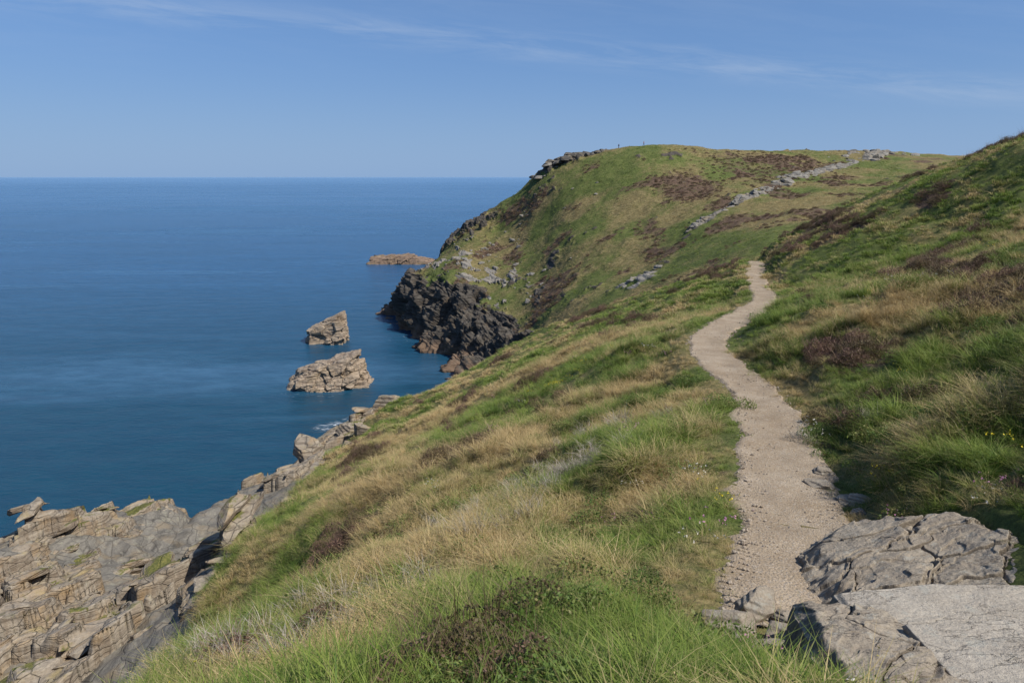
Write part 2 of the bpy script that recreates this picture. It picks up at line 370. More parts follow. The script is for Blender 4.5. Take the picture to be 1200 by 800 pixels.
# ---------------------------------------------------------------- sea stacks
stackm=rock_mat('sea_stack_rock',(.48,.385,.28),(.36,.275,.195),(.16,.115,.085),.35,.2,.14,dip=(0,.33,0))
def stack(name,loc,planes,cen,seed,amp=1.,mat=stackm,sub=7):
    v,f=polyrock(sub,planes,cen);d=ICO[sub][0]
    x,y,z=v.T
    c,e=cell3(x/3.6+9,y/3.6,(z-.35*x)/2.6,seed)
    c2,e2=cell3(x/1.3+9,y/1.3,(z-.35*x)/.9,seed+3)
    dis=((c-.5)*2.1+(c2-.5)*.6-.5*ss(.08,0,e)+fb3(x/4,y/4,z/4,4,seed)*1.5)*amp
    h=d*np.array([1,1,.45]);v=v+h*dis[:,None]
    q=v[:,2]-.35*v[:,0];v[:,2]=.65*v[:,2]+.35*(.35*v[:,0]+stair(q,1.5*amp,.12))
    return mkobj(name,v+np.array(loc),f,mat,smooth=False)
stack('sea_stack',(-45.2,161.5,0),[((-.34,-.12,1),5.4),((1,.1,.25),8.9),((.1,-1,.4),5.5),((0,1,.2),6),((.7,-.75,.35),8),((-1,-.1,.35),9.8),((-.6,-.7,.5),8),((0,0,-1),4)],(1,0,1.5),3)
stack('sea_stack.001',(-57.4,207,0),[((-.55,-.1,1),6.4),((1,0,.12),5.6),((0,-1,.3),4.5),((0,1,.2),5),((-1,-.1,.35),6.3),((0,0,-1),4)],(1,0,1.5),14)
farrock=rock_mat('skerry_rock',(.32,.23,.165),(.24,.165,.115),(.12,.08,.055),.3,.1,.2)
stack('skerry',(-66,405,0),[((-.06,-.25,1),4.2),((.22,-.1,1),5.6),((1,0,.5),22),((0,-1,.5),6),((0,1,.4),7),((-1,0,.6),19),((0,0,-1),4)],(-3,0,1),25,mat=farrock)
# ---------------------------------------------------------------- headland loft
CN=[
[(120,80,28),(120,95,38),(130,120,44),(145,150,50),(158,200,53),(200,262,55),(220,330,30)],
[(60,85,24),(62,95,34),(70,115,40),(90,150,45),(115,200,49.5),(142,278,59.6),(160,340,30)],
[(35,85,20),(38,95,31),(46,115,38.5),(66,160,43),(92,215,50.5),(112,268,59.4),(122,330,35)],
[(20,90,12),(25,100,24),(34,118,34),(48,155,38.2),(66,210,49),(80,256,59.3),(90,320,35)],
[(8,95,2),(12,108,14),(24,128,27.5),(34,165,31),(42,205,44),(50,250,61),(60,300,40)],
[(-2,110,-7),(3,122,7),(12,140,19),(18,175,25),(22,215,39),(28,255,57.8),(35,300,38)],
[(-9,138,-7),(-5,150,0),(4,165,11.5),(8,195,21),(10,228,34),(13,262,53),(18,300,35)],
[(-16,171,-7),(-13.7,175,0),(-4,187,12),(-1,212,21),(2,240,31),(3,268,45.0),(6,305,30)],
[(-25,189,-7),(-22,194,0),(-13,205,16),(-8,230,24),(-6,254,31),(-7,272,38.5),(-5,305,22)],
[(-34,208,-7),(-31,213,0),(-24,222,19),(-18,242,25),(-17,259,29),(-18,276,30.5),(-17,305,15)],
[(-47,240,-7),(-43.5,245,0),(-36,247,14),(-28,257,20),(-26,268,22),(-27,280,22),(-27,300,8)],
[(-51,262,-7),(-46.5,261,0),(-39,263,9),(-32,270,13),(-31,276,13),(-32,284,10),(-32,300,-5)],
[(-46,284,-7),(-42,281,0),(-37,276,4),(-34,276,5),(-33,280,5),(-32,288,2),(-32,298,-7)]]
CN=np.array(CN,float)
def cr_axis(A,u):
    n=A.shape[0];P=np.concatenate([2*A[:1]-A[1:2],A,2*A[-1:]-A[-2:-1]])
    i=np.clip(np.floor(u).astype(int),0,n-2);t=(u-i).reshape((-1,)+(1,)*(A.ndim-1))
    a,b,c,d=P[i],P[i+1],P[i+2],P[i+3]
    cr=.5*((2*b)+(c-a)*t+(2*a-5*b+4*c-d)*t*t+(3*b-a-3*c+d)*t**3)
    return cr,b*(1-t)+c*t
us=np.concatenate([np.linspace(i,i+1,k,endpoint=False) for i,k in enumerate([50,60,70,80,80,80,80,85,85,100,70,50])]+[[12]])
ut=np.concatenate([np.linspace(i,i+1,k,endpoint=False) for i,k in enumerate([12,120,110,110,110,40])]+[[6]])
B,_=cr_axis(CN,us)
C1,C2=cr_axis(B.transpose(1,0,2),ut)
G=(.45*C1+.55*C2)
UT,US=np.meshgrid(ut,us,indexing='ij')
def gnorm(G):
    du=np.gradient(G,axis=0);dv=np.gradient(G,axis=1);nn=np.cross(dv,du);nn/=np.linalg.norm(nn,axis=2,keepdims=True)+1e-9
    nn*=np.where(nn[...,2:3]<0,-1,1);return nn
x,y,z=G[...,0],G[...,1],G[...,2]
nz1=fb3(x/9,y/9,z/9,4,200);nz2=fb3(x/3.5,y/3.5,z/3.5,4,210)
nst=fb3(x/7,y/7,(z+.25*x)/2.2,5,240,.6)
cliff=ss(5.0,5.8,US)*ss(2.16,1.95,UT+nz1*.5)
rock=np.maximum(cliff,ss(9.4,10.4,US+nz1)*ss(4.9,4.2,UT))
sky_r=ss(7.6,8.6,US+nz1*.6)*ss(11.5,9.5,US)*ss(4.0,4.6,UT+nz2*1.1)*ss(6,5.5,UT)*ss(-.25,.1,nz2+nz1)
sky_r=np.maximum(sky_r,ss(5.05,5.35,US+nz2*.2)*ss(6.5,6.1,US)*ss(4.78,4.95,UT+nz2*.15)*ss(5.5,5.1,UT)*.95)
rock=np.maximum(rock,sky_r)
band=ss(5.6,7.0,US+nz1)*ss(2.0,2.2,UT)*ss(4.2,3.2,UT+nz1*.5)*ss(.10,.24,nst+nz1*.4)
rock=np.maximum(rock,band)
rock=np.maximum(rock,ss(.33,.5,nz2)*ss(.0,.3,nz1)*.8)
pale=ss(6.5,2.,np.hypot(x-27,(y-146)*.6))*ss(-.3,.15,nz2)
rock=np.maximum(rock,pale)
for a,b,c in [(33,150,2.2),(18,158,2.5),(22,151,2),(8,186,3),(12,200,2.5),(2,203,3.5)]:
    rock=np.maximum(rock,ss(c*1.3,c*.4,np.hypot(x-a,(y-b)*.5))*ss(-.1,.3,nz2)*.95);
RIB=[(44,168),(54,176),(66,188),(82,207),(98,222),(122,243),(138,264)]
rib=crom([p+(0,) for p in RIB],30)[:,:2]
rdist=np.full(x.shape,99.);rpar=np.zeros(x.shape)
for k in range(0,len(rib),2):
    dd=np.hypot(x-rib[k,0],y-rib[k,1]);mm=dd<rdist;rdist=np.where(mm,dd,rdist);rpar=np.where(mm,k/len(rib),rpar)
ribr=ss(2.6+2.2*rpar,.6,rdist+nz2*2.6)*ss(-.45,.0,nz1+.25*np.sin(rpar*30))
rock=np.clip(np.maximum(rock,ribr),0,1)
pale=np.clip(np.maximum(np.maximum(pale,ribr*.6),band*.75*ss(.1,.0,cliff)),0,1)
nn=gnorm(G)
mk=rock>.02
dis=nz1*.9*ss(0,1,UT)+nz2*.3
xm,ym,zm=x[mk],y[mk],z[mk]
c,e=cell3((xm+.4*ym)/7,(ym-.4*xm)/7,(zm+.2*xm)/11,220)
c2,e2=cell3(xm/2.4,ym/2.4,(zm+.2*xm)/3.6,230)
cl=(ss(2.25,1.95,UT)*ss(5,6,US))[mk]
strat=fb3(xm/8,ym/8,(zm+.25*xm)/1.3,5,250,.6)
dr=(c-.5)*(.6+4.2*cl)+(c2-.5)*(.5+1.2*cl)-(.1+.5*cl)*ss(.08,0,e)+nz1[mk]*4.6*cl+strat*(.5+1.1*cl)+.35
dis[mk]+=dr*rock[mk]
dis+=sky_r*(.6+1.6*np.maximum(nz2+.1,0)*2)*.6
G2=G+nn*dis[...,None]
zz=G2[...,2];plh=-.25*G2[...,0]+nz1*.8
st=plh+stair(zz-plh,2.1,.14);st2=plh+stair(zz-plh+.3,.6,.2)-.3
clf=ss(2.25,1.95,UT)*ss(5,6,US);w1=rock*(.55-.15*clf)
G2[...,2]=zz*(1-w1)+w1*(.5*st+.5*st2)
hx,hy=G[...,0],G[...,1]
hdry=np.clip(.5+1.1*fb2(hx/11,hy/11,5,300)+.35*ss(4.2,5,UT)*ss(5,2,US),0,1)
hhe=np.clip(ss(.12,.42,fb2(hx/9+3,hy/9,5,310))*.68+.5*ss(24,9,np.hypot(hx-80,(hy-228)*.6))+.75*ss(12,5,np.hypot(hx-52,(hy-207)*.6)),0,1)*ss(4.95,4.6,UT+.1*nz1)
h_mat=terrain_mat('headland_turf',True,(.135,.12,.10),(.068,.06,.051),(.025,.022,.02),.4,.25)
head=mkobj('headland',G2.reshape(-1,3),gridfaces(*UT.shape),h_mat,{'dry':hdry,'heather':hhe,'rock':rock,'pale':pale})
hn=np.zeros(len(head.data.polygons)*3);head.data.polygons.foreach_get('normal',hn)
if hn.reshape(-1,3)[:,2].mean()<0: head.data.flip_normals()
bpy.context.view_layer.update()
bvh=BVHTree.FromObject(head,bpy.context.evaluated_depsgraph_get())
def hz(x,y):
    h=bvh.ray_cast(Vector((x,y,200)),Vector((0,0,-1)));return h[0].z if h[0] else 0
lst=[];g=np.random.default_rng(5)
for i in range(340):
    t=g.random();k=int(t*(len(rib)-1));p=rib[k]+g.normal(size=2)*(.7+1.5*t)
    dens=.5+.5*math.sin(t*21+1.2)
    if g.random()>.3+.65*dens: continue
    s=(.3+.95*g.random()**2)*(.8+1.0*t)
    v,f=rndrock(3,(s*1.6,s*1.0,s*.6),500+i,.08,(g.normal()*.1,g.normal()*.1,.8+g.normal()*.3))
    lst.append((v+np.array([p[0],p[1],hz(*p)-s*.1]),f))
for (cx,cy,sp,nn_,sm) in [(138,262,5,26,1.6),(128,252,5,18,1.2),(116,240,4,10,1.),(28,146,3,14,.6),(14,258,2.5,12,1.1),(0,203,5,9,.6),(8,190,4,8,.6),(-9,225,5,10,.7),(2,240,7,12,.7),(20,235,14,7,.6)]:
    for j in range(nn_):
        p=(cx+g.normal()*sp,cy+g.normal()*sp*.8);s=.3+sm*g.random()**2
        v,f=rndrock(3,(s*1.5,s,s*.6),900+len(lst),.08);lst.append((v+np.array([p[0],p[1],hz(*p)-s*.02]),f))
ribm=rock_mat('outcrop_rock',(.33,.305,.26),(.22,.205,.178),(.09,.082,.072),.6,.5,.1)
joinrocks('rocky_outcrop',lst,ribm)
lst=[]
for (cx,cy,sp,nn_,sm) in [(19,257.5,2.2,16,1.1),(25,256,2.6,22,1.5),(31,254.5,2.2,12,.9),(13,260,1.5,6,.9)]:
    for j in range(nn_):
        p=(cx+g.normal()*sp,cy+g.normal()*1.2);s=.5+sm*g.random()**1.5
        v,f=rndrock(3,(s*1.6,s,s*.75),1400+len(lst),.09);lst.append((v+np.array([p[0],p[1],hz(*p)+s*.15]),f))
joinrocks('summit_crag',lst,rock_mat('crag_rock',(.17,.155,.13),(.09,.082,.07),(.035,.03,.027),.6,.4,.1))

# ---------------------------------------------------------------- foreground stone slabs
def slabmat(name,a,b,d,sdir):
    m,t=newmat(name);N=NT(t);P=N.pos()
    q=N.mapv(P,rot=(0,0,-sdir),sc=(.9,3.6,3));n1=N.noise(q,1.8,8,.72,.4);n2=N.noise(P,2.4,8,.72);n3=N.noise(P,45,5,.7)
    c=N.ramp(n1,[(.35,b),(.5,a),(.65,b)]);c=N.mix(N.mr(n2,.42,.62,0,.7),c,d)
    c=N.mix(N.mr(n3,.3,.6,.4,0),c,(.10,.08,.06))
    l=N.mr(N.noise(N.mapv(P,loc=(4,4,4)),7,7,.78),.55,.62,0,.55);c=N.mix(l,c,(.42,.41,.35))
    ck=N.mr(N.m('ABSOLUTE',N.m('SUBTRACT',N.noise(N.mapv(P,rot=(0,0,-sdir),sc=(.6,1.8,1)),1.2,6,.65),.5)),0,.006)
    c=N.mix(N.mr(ck,0,1,.5,0),c,(.05,.04,.03))
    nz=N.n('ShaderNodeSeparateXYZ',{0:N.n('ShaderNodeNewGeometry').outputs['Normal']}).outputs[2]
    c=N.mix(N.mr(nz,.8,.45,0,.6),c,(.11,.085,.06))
    h=N.m('ADD',N.m('MULTIPLY',n1,.6),N.m('ADD',N.m('MULTIPLY',n2,1.1),N.m('ADD',N.m('MULTIPLY',n3,.22),N.m('MULTIPLY',ck,.12))))
    N.out(N.prin(c,.9,N.bump(h,.05),.2));return m
def slab(name,poly,zf,mat,seed,thick=.5,strie=.02,sdir=.5,blocky=.06,und=.05,edge=.09,rough=.13,e0=.78):
    P=np.array(poly);c=P.mean(0);na=600
    th=np.linspace(0,2*np.pi,na,endpoint=False)
    R=np.empty(na)
    for i,a in enumerate(th):
        d=np.array([math.cos(a),math.sin(a)]);best=1e9
        for k in range(len(P)):
            p=P[k]-c;q=P[(k+1)%len(P)]-P[k];den=d[0]*q[1]-d[1]*q[0]
            if abs(den)<1e-9: continue
            t=(p[0]*q[1]-p[1]*q[0])/den;s=(p[0]*d[1]-p[1]*d[0])/den
            if t>0 and -1e-6<=s<=1+1e-6: best=min(best,t)
        R[i]=best
    R*=1+rough*fb2(np.cos(th)*3+seed,np.sin(th)*3,6,seed,.6)
    nk=190
    k=np.r_[np.linspace(.001,1,nk)**.8,np.ones(14)*1.0]
    dn=np.r_[np.zeros(nk),np.linspace(.03,1,14)]
    X=c[0]+k[:,None]*R[None]*np.cos(th)[None];Y=c[1]+k[:,None]*R[None]*np.sin(th)[None]
    X=X+dn[:,None]*.08*np.cos(th);Y=Y+dn[:,None]*.08*np.sin(th)
    Z=zf(X,Y)
    sx=X*math.cos(sdir)+Y*math.sin(sdir);sy=-X*math.sin(sdir)+Y*math.cos(sdir)
    wsy=sy+fb2(sx/.5,sy/.5,4,seed)*.22;wsx=sx+fb2(sx/.5+7,sy/.5,4,seed)*.25
    cc,e=cell3(wsx/.9+seed,wsy/.42,X*0+.5,seed);c3,e3=cell3(wsx/.3,wsy/.16,X*0+.5,seed+7)
    Z=Z+(cc-.5)*blocky+(c3-.5)*blocky*.35-.03*ss(.05,0,e)*(blocky/.08)+fb2(sx/.6,wsy/.12,4,seed)*strie+fb2(X/.6,Y/.6,6,seed+3,.55)*und
    Z=Z-edge*ss(e0,1,k[:,None]+.14*(1-e0)*4.5*fb2(X/.3,Y/.3,3,seed+5))-dn[:,None]*thick
    sd=fb3(X/.3,Y/.3,Z/.08,3,seed)*.05*(dn[:,None]>0)
    X=X+sd*np.cos(th);Y=Y+sd*np.sin(th)
    return mkobj(name,np.stack([X,Y,Z],-1).reshape(-1,3),gridfaces(*X.shape,wrap=True),mat)
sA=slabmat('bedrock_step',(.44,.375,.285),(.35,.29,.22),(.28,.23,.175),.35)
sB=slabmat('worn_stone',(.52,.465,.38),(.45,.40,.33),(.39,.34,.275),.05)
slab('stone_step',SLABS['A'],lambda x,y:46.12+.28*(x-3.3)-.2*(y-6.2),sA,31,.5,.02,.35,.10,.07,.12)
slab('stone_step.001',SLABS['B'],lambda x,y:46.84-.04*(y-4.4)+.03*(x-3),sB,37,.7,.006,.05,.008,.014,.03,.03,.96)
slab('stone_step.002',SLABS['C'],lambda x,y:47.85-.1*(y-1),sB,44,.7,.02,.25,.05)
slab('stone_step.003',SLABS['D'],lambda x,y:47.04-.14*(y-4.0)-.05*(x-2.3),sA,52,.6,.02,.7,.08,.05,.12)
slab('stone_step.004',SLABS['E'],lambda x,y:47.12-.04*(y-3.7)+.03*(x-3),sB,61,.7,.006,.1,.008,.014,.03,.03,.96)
lst=[]
def nz_(x,y): return float(nearz(np.array([x]),np.array([y]))[0][0])
bould=[(1.95,5.3,.2,.15),(2.25,5.55,.15,.12),(2.05,4.8,.2,.15),(2.4,4.98,.2,.14),(1.8,4.55,.16,.12),(2.7,5.15,.16,.1),(3.05,5.0,.15,.1),(2.85,5.4,.11,.08),(3.35,4.95,.16,.09),(3.8,4.95,.15,.08),(2.45,5.35,.09,.06),(4.75,9.7,.2,.12),(4.75,9.0,.14,.1),(5.0,10.2,.14,.1),(4.75,8.5,.1,.07),(4.55,7.9,.12,.08),(1.15,7.0,.16,.06),(2.6,9.8,.12,.08),(4.95,8.9,.16,.09),(1.6,5.1,.12,.08)]
for i,(x,y,s,h) in enumerate(bould):
    v,f=rndrock(5,(s*1.15,s*.9,h),i*7+3,.07);v=v+np.array([x,y,nz_(x,y)+h*.3+(.06 if y<5.6 and x>2.0 and x<4.6 else .0)]);lst.append((v,f))
joinrocks('boulders',lst,sA,True)
bv=[rndrock(2,(1,1,.6),i,.1) for i in range(6)]
# ---------------------------------------------------------------- vegetation protos
def vegmat(name,c0,c1,d0,d1,trans=.3,base=(.035,.037,.014)):
    m,t=newmat(name);N=NT(t)
    h=N.attr('h');dry=N.attr('dry','INSTANCER')
    rnd=N.n('ShaderNodeObjectInfo').outputs['Random'];pr=N.attr('v')
    g=N.mix(rnd,c0,c1);d=N.mix(pr,d0,d1)
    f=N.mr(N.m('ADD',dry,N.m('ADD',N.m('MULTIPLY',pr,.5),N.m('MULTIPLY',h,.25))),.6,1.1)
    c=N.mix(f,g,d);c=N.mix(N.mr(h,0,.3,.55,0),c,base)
    a=N.n('ShaderNodeBsdfPrincipled',{'Base Color':c,'Roughness':.55,'Specular IOR Level':.25}).outputs[0]
    b=N.n('ShaderNodeBsdfTranslucent',{'Color':c}).outputs[0]
    N.out(N.n('ShaderNodeMixShader',{0:trans,1:a,2:b}).outputs[0]);return m
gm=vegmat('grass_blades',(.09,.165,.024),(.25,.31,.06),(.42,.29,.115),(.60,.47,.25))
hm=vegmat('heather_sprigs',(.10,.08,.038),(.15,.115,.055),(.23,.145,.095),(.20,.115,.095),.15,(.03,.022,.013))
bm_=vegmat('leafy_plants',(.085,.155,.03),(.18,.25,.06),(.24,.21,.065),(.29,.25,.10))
tm,t=newmat('dead_stems');N=NT(t);N.out(N.prin(N.mix(N.attr('v'),(.26,.21,.15),(.50,.45,.38)),.8))
ym,t=newmat('petals');N=NT(t);N.out(N.prin(N.ramp(N.attr('v'),[(0.,(.7,.55,.03)),(.3,(.75,.6,.04)),(.4,(.6,.58,.5)),(.6,(.62,.58,.52)),(.7,(.5,.22,.34)),(1.,(.55,.26,.4))]),.6))
def blades(g,nb,h,spread,w,lean,seg=4,hv=.4):
    a=g.random(nb)*6.283;rad=np.sqrt(g.random(nb))*spread
    b=np.stack([rad*np.cos(a),rad*np.sin(a),np.zeros(nb)],-1)
    a2=a+g.normal(size=nb)*.9;ln=lean*(.3+g.random(nb)*1.2);H=h*(1-hv+2*hv*g.random(nb)*g.random(nb)+.1)
    t=np.linspace(0,1,seg+1);dirx=np.cos(a2);diry=np.sin(a2)
    ho=(ln*H)[:,None]*(t[None]**1.9);zz=H[:,None]*(t[None]-.32*ln[:,None]*t[None]**2.4)
    cx=b[:,0:1]+dirx[:,None]*ho;cy=b[:,1:2]+diry[:,None]*ho
    tw=a2+1.57+g.normal(size=nb)*.5;W=w*(.7+.6*g.random(nb))[:,None]*(1-t[None]**1.6)*.5+.0004
    L_=np.stack([cx-np.cos(tw)[:,None]*W,cy-np.sin(tw)[:,None]*W,zz],-1);R_=np.stack([cx+np.cos(tw)[:,None]*W,cy+np.sin(tw)[:,None]*W,zz],-1)
    V=np.stack([L_,R_],2).reshape(nb,-1,3)
    f=[];
    for s in range(seg): f.append([2*s,2*s+1,2*s+3,2*s+2])
    F=(np.array(f)[None]+(np.arange(nb)*(2*(seg+1)))[:,None,None]).reshape(-1,4)
    hh=np.repeat(t,2)[None].repeat(nb,0).ravel();vv=np.repeat(g.random(nb),2*(seg+1))
    return V.reshape(-1,3),F,hh,vv
def quads(g,cen,size,hh):
    n=len(cen);a=g.normal(size=(n,3));a/=np.linalg.norm(a,axis=1)[:,None];b=g.normal(size=(n,3));b-=a*(a*b).sum(1)[:,None];b/=np.linalg.norm(b,axis=1)[:,None]
    s=(size*(.6+.8*g.random(n)))[:,None];a=a*s;b=b*s*.55
    V=np.stack([cen-a,cen-b,cen+a,cen+b],1).reshape(-1,3);F=np.arange(4*n).reshape(-1,4)
    return V,F,np.repeat(hh,4),np.repeat(g.random(n),4)
def comb(parts):
    V=[];F=[];H=[];U=[];o=0
    for v,f,h,u in parts: V.append(v);F.append(f+o);H.append(h);U.append(u);o+=len(v)
    return np.vstack(V),np.vstack(F),np.concatenate(H),np.concatenate(U)
def proto(coll,name,parts,mat):
    v,f,h,u=comb(parts);return mkobj(name,v,f,mat,{'h':h,'v':u},smooth=False,coll=coll)
def C(name): return bpy.data.collections.new(name)
g=np.random.default_rng(3)
cg=C('grass_tufts')
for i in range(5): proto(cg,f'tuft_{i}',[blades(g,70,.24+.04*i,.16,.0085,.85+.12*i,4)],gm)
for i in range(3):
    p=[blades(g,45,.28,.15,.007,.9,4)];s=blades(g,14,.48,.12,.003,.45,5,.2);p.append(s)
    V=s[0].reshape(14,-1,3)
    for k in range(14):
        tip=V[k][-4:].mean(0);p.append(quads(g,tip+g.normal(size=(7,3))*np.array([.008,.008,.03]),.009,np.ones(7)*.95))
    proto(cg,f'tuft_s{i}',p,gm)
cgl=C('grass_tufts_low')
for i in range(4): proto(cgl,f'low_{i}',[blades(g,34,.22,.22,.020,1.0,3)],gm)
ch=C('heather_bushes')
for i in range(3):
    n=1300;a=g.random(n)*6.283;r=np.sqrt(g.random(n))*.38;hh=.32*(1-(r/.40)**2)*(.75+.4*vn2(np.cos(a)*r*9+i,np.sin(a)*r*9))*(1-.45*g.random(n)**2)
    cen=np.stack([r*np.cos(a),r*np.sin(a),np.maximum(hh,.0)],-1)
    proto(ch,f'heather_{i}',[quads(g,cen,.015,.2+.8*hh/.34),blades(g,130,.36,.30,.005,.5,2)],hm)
cb=C('leafy')
for i in range(3):
    n=300;a=g.random(n)*6.283;r=np.sqrt(g.random(n))*.25;cen=np.stack([r*np.cos(a),r*np.sin(a),.03+.18*g.random(n)*(1-(r/.3)**2)],-1)
    proto(cb,f'leaf_{i}',[quads(g,cen,.015,.3+cen[:,2]*4),blades(g,35,.24,.2,.006,.7,3)],bm_)
ct=C('dead_twigs')
for i in range(2):
    p=[blades(g,50,.5,.22,.007,.7,4,.3)]
    V=p[0][0].reshape(50,-1,3)
    for k in range(0,50,2):
        v,f,h,u=blades(g,4,.18,.01,.005,1.0,2);p.append((v+V[k][5],f,h,u))
    proto(ct,f'twig_{i}',p,tm)
cf=C('flowers')
for i in range(3):
    n=12;cen=np.stack([g.normal(size=n)*.1,g.normal(size=n)*.1,.2+.12*g.random(n)],-1)
    q=[quads(g,np.repeat(cen,5,0)+g.normal(size=(60,3))*.009,.010,np.ones(60))]
    q=[(a,b,c_,np.full(len(u),(.15,.5,.85)[i])) for a,b,c_,u in q]
    proto(cf,f'flower_{i}',q,ym)
cs=C('gravel_stones')
gs=rock_mat('gravel_stone',(.45,.38,.30),(.34,.28,.22),(.2,.16,.12),6.,.3,.03)
for i,(v,f) in enumerate(bv): mkobj(f'stone_{i}',v,f,gs,smooth=False,coll=cs)

def scatter(name,coll,pos,rot,scl,idx,dry):
    n=len(pos);me=bpy.data.meshes.new(name);me.vertices.add(n);me.vertices.foreach_set('co',np.asarray(pos,np.float32).ravel())
    for a,ty,k,val in (('rot','FLOAT_VECTOR','vector',rot),('scl','FLOAT','value',scl),('idx','INT','value',idx),('dry','FLOAT','value',dry)):
        at=me.attributes.new(a,ty,'POINT');at.data.foreach_set(k,np.asarray(val,np.int32 if ty=='INT' else np.float32).ravel())
    o=bpy.data.objects.new(name,me);S.collection.objects.link(o)
    ng=bpy.data.node_groups.new(name+'_nodes','GeometryNodeTree')
    ng.interface.new_socket('Geometry',in_out='INPUT',socket_type='NodeSocketGeometry');ng.interface.new_socket('Geometry',in_out='OUTPUT',socket_type='NodeSocketGeometry')
    a=ng.nodes.new('NodeGroupInput');b=ng.nodes.new('NodeGroupOutput');ip=ng.nodes.new('GeometryNodeInstanceOnPoints');ci=ng.nodes.new('GeometryNodeCollectionInfo')
    ci.inputs['Collection'].default_value=coll;ci.inputs['Separate Children'].default_value=True;ci.inputs['Reset Children'].default_value=True
    def na(nm,ty):
        q=ng.nodes.new('GeometryNodeInputNamedAttribute');q.data_type=ty;q.inputs['Name'].default_value=nm;return [s for s in q.outputs if s.enabled and s.name=='Attribute'][0]
    lk=ng.links.new
    lk(a.outputs[0],ip.inputs['Points']);lk(ci.outputs[0],ip.inputs['Instance']);ip.inputs['Pick Instance'].default_value=True
    lk(na('idx','INT'),ip.inputs['Instance Index']);lk(na('scl','FLOAT'),ip.inputs['Scale'])
    e=ng.nodes.new('FunctionNodeEulerToRotation');lk(na('rot','FLOAT_VECTOR'),e.inputs[0]);lk(e.outputs[0],ip.inputs['Rotation'])
    lk(ip.outputs[0],b.inputs[0]);md=o.modifiers.new('scatter','NODES');md.node_group=ng
    return o
def sample(r0,r1,dens,a0=-47,a1=47):
    area=.5*math.radians(a1-a0)*(r1*r1-r0*r0);n=int(area*dens)
    r=np.sqrt(g.uniform(r0*r0,r1*r1,n));a=np.radians(g.uniform(a0,a1,n));return r*np.sin(a),r*np.cos(a)
def rots(n,t=.12): return np.stack([g.normal(size=n)*t,g.normal(size=n)*t,g.random(n)*6.283],-1)
def veg(rings):
    XS=[];YS=[]
    for q in rings: a,b=sample(*q);XS.append(a);YS.append(b)
    x=np.concatenate(XS);y=np.concatenate(YS);z,pd,rd=nearz(x,y)
    sl=slabd(x,y);ld=psd(x,y,LAND)
    ok=(pd>.58+.2*vn2(x/.4,y/.4,7)+.08*g.normal(size=len(x)))&(rd>-.1)&(sl>.03+.1*g.random(len(x)))&(ld<4)&(np.hypot(x,y)>1.5)
    ok&=~((x>1.9)&(x<4.5)&(y>4.6)&(y<5.7)&(g.random(len(x))<.8))
    return x[ok],y[ok],z[ok],pd[ok]
x,y,z,pd=veg([(1.2,6,100,-70,60),(6,12,65,-55,50),(12,22,30),(22,40,11)])
d=dryf(x,y);he=heatherf(x,y);r=np.hypot(x,y);k=g.random(len(x))>he*.8
x,y,z,pd,d,r=[q[k] for q in (x,y,z,pd,d,r)]
hp=ss(-.35,.45,fb2(x/1.3,y/1.3,3,88))
seed=(g.random(len(x))<d*.4*hp);idx=np.where(seed,5+g.integers(0,3,len(x)),g.integers(0,5,len(x)))
scl=(.28+.62*hp+.35*g.random(len(x)))*(1+.15*ss(8,30,r))*(.42+.58*ss(.6,1.6,pd))*(.6+.4*ss(.1,.9,slabd(x,y)))
scatter('grass',cg,np.stack([x,y,z-.02],-1),rots(len(x)),scl,idx,np.clip(d+g.normal(size=len(x))*.15,0,1))
x,y,z,pd=veg([(38,60,9),(60,95,5)])
d=dryf(x,y);he=heatherf(x,y);k=g.random(len(x))>he*.8;x,y,z,pd,d=[q[k] for q in (x,y,z,pd,d)]
hp=ss(-.35,.45,fb2(x/1.6,y/1.6,3,88))
scatter('grass.001',cgl,np.stack([x,y,z-.03],-1),rots(len(x)),.45+.7*hp+.4*g.random(len(x)),g.integers(0,4,len(x)),np.clip(d+g.normal(size=len(x))*.15,0,1))
# heather
x,y,z,pd=veg([(2,15,16),(15,40,8),(40,95,3)])
he=heatherf(x,y);k=(g.random(len(x))<ss(.25,.8,he)*.8)&(pd>1);x,y,z=[q[k] for q in (x,y,z)];r=np.hypot(x,y)
scatter('heather',ch,np.stack([x,y,z-.03],-1),rots(len(x)),(.5+.8*g.random(len(x)))*(1+.4*ss(20,50,r)),g.integers(0,3,len(x)),g.random(len(x))*.8)
# leafy plants
x,y,z,pd=veg([(2,14,11),(14,30,3)])
k=g.random(len(x))<ss(-.05,.45,fb2(x/1.5,y/1.5,3,90))*.8;x,y,z=[q[k] for q in (x,y,z)]
scatter('leafy_plants',cb,np.stack([x,y,z],-1),rots(len(x)),.7+.8*g.random(len(x)),g.integers(0,3,len(x)),g.random(len(x))*.5)
# dead twigs
tx=[];ty=[]
for a,b,s,n_ in [(-.2,11.6,.8,26),(.9,12.6,.7,16),(-2.2,8.6,.6,12),(-1.9,6.6,.4,7),(-.6,10,.5,8),(2.2,14.8,.7,8),(5.9,11.8,.4,4),(-3.2,7.2,.5,9)]:
    tx.append(a+g.normal(size=n_)*s);ty.append(b+g.normal(size=n_)*s*.5)
tx=np.concatenate(tx);ty=np.concatenate(ty);tz=nearz(tx,ty)[0]
scatter('dead_bracken_stems',ct,np.stack([tx,ty,tz],-1),rots(len(tx),.3),.5+.5*g.random(len(tx)),g.integers(0,2,len(tx)),tx*0)
x,y,z,pd=veg([(3,12,3.2),(12,35,.5)])
k=g.random(len(x))<ss(.0,.4,fb2(x/2,y/2,3,95));x,y,z=[q[k] for q in (x,y,z)]
fx=np.r_[x,1.6+g.normal(size=14)*.9];fy=np.r_[y,26+g.normal(size=14)*1.5];fz=np.r_[z,nearz(fx[-14:],fy[-14:])[0]]
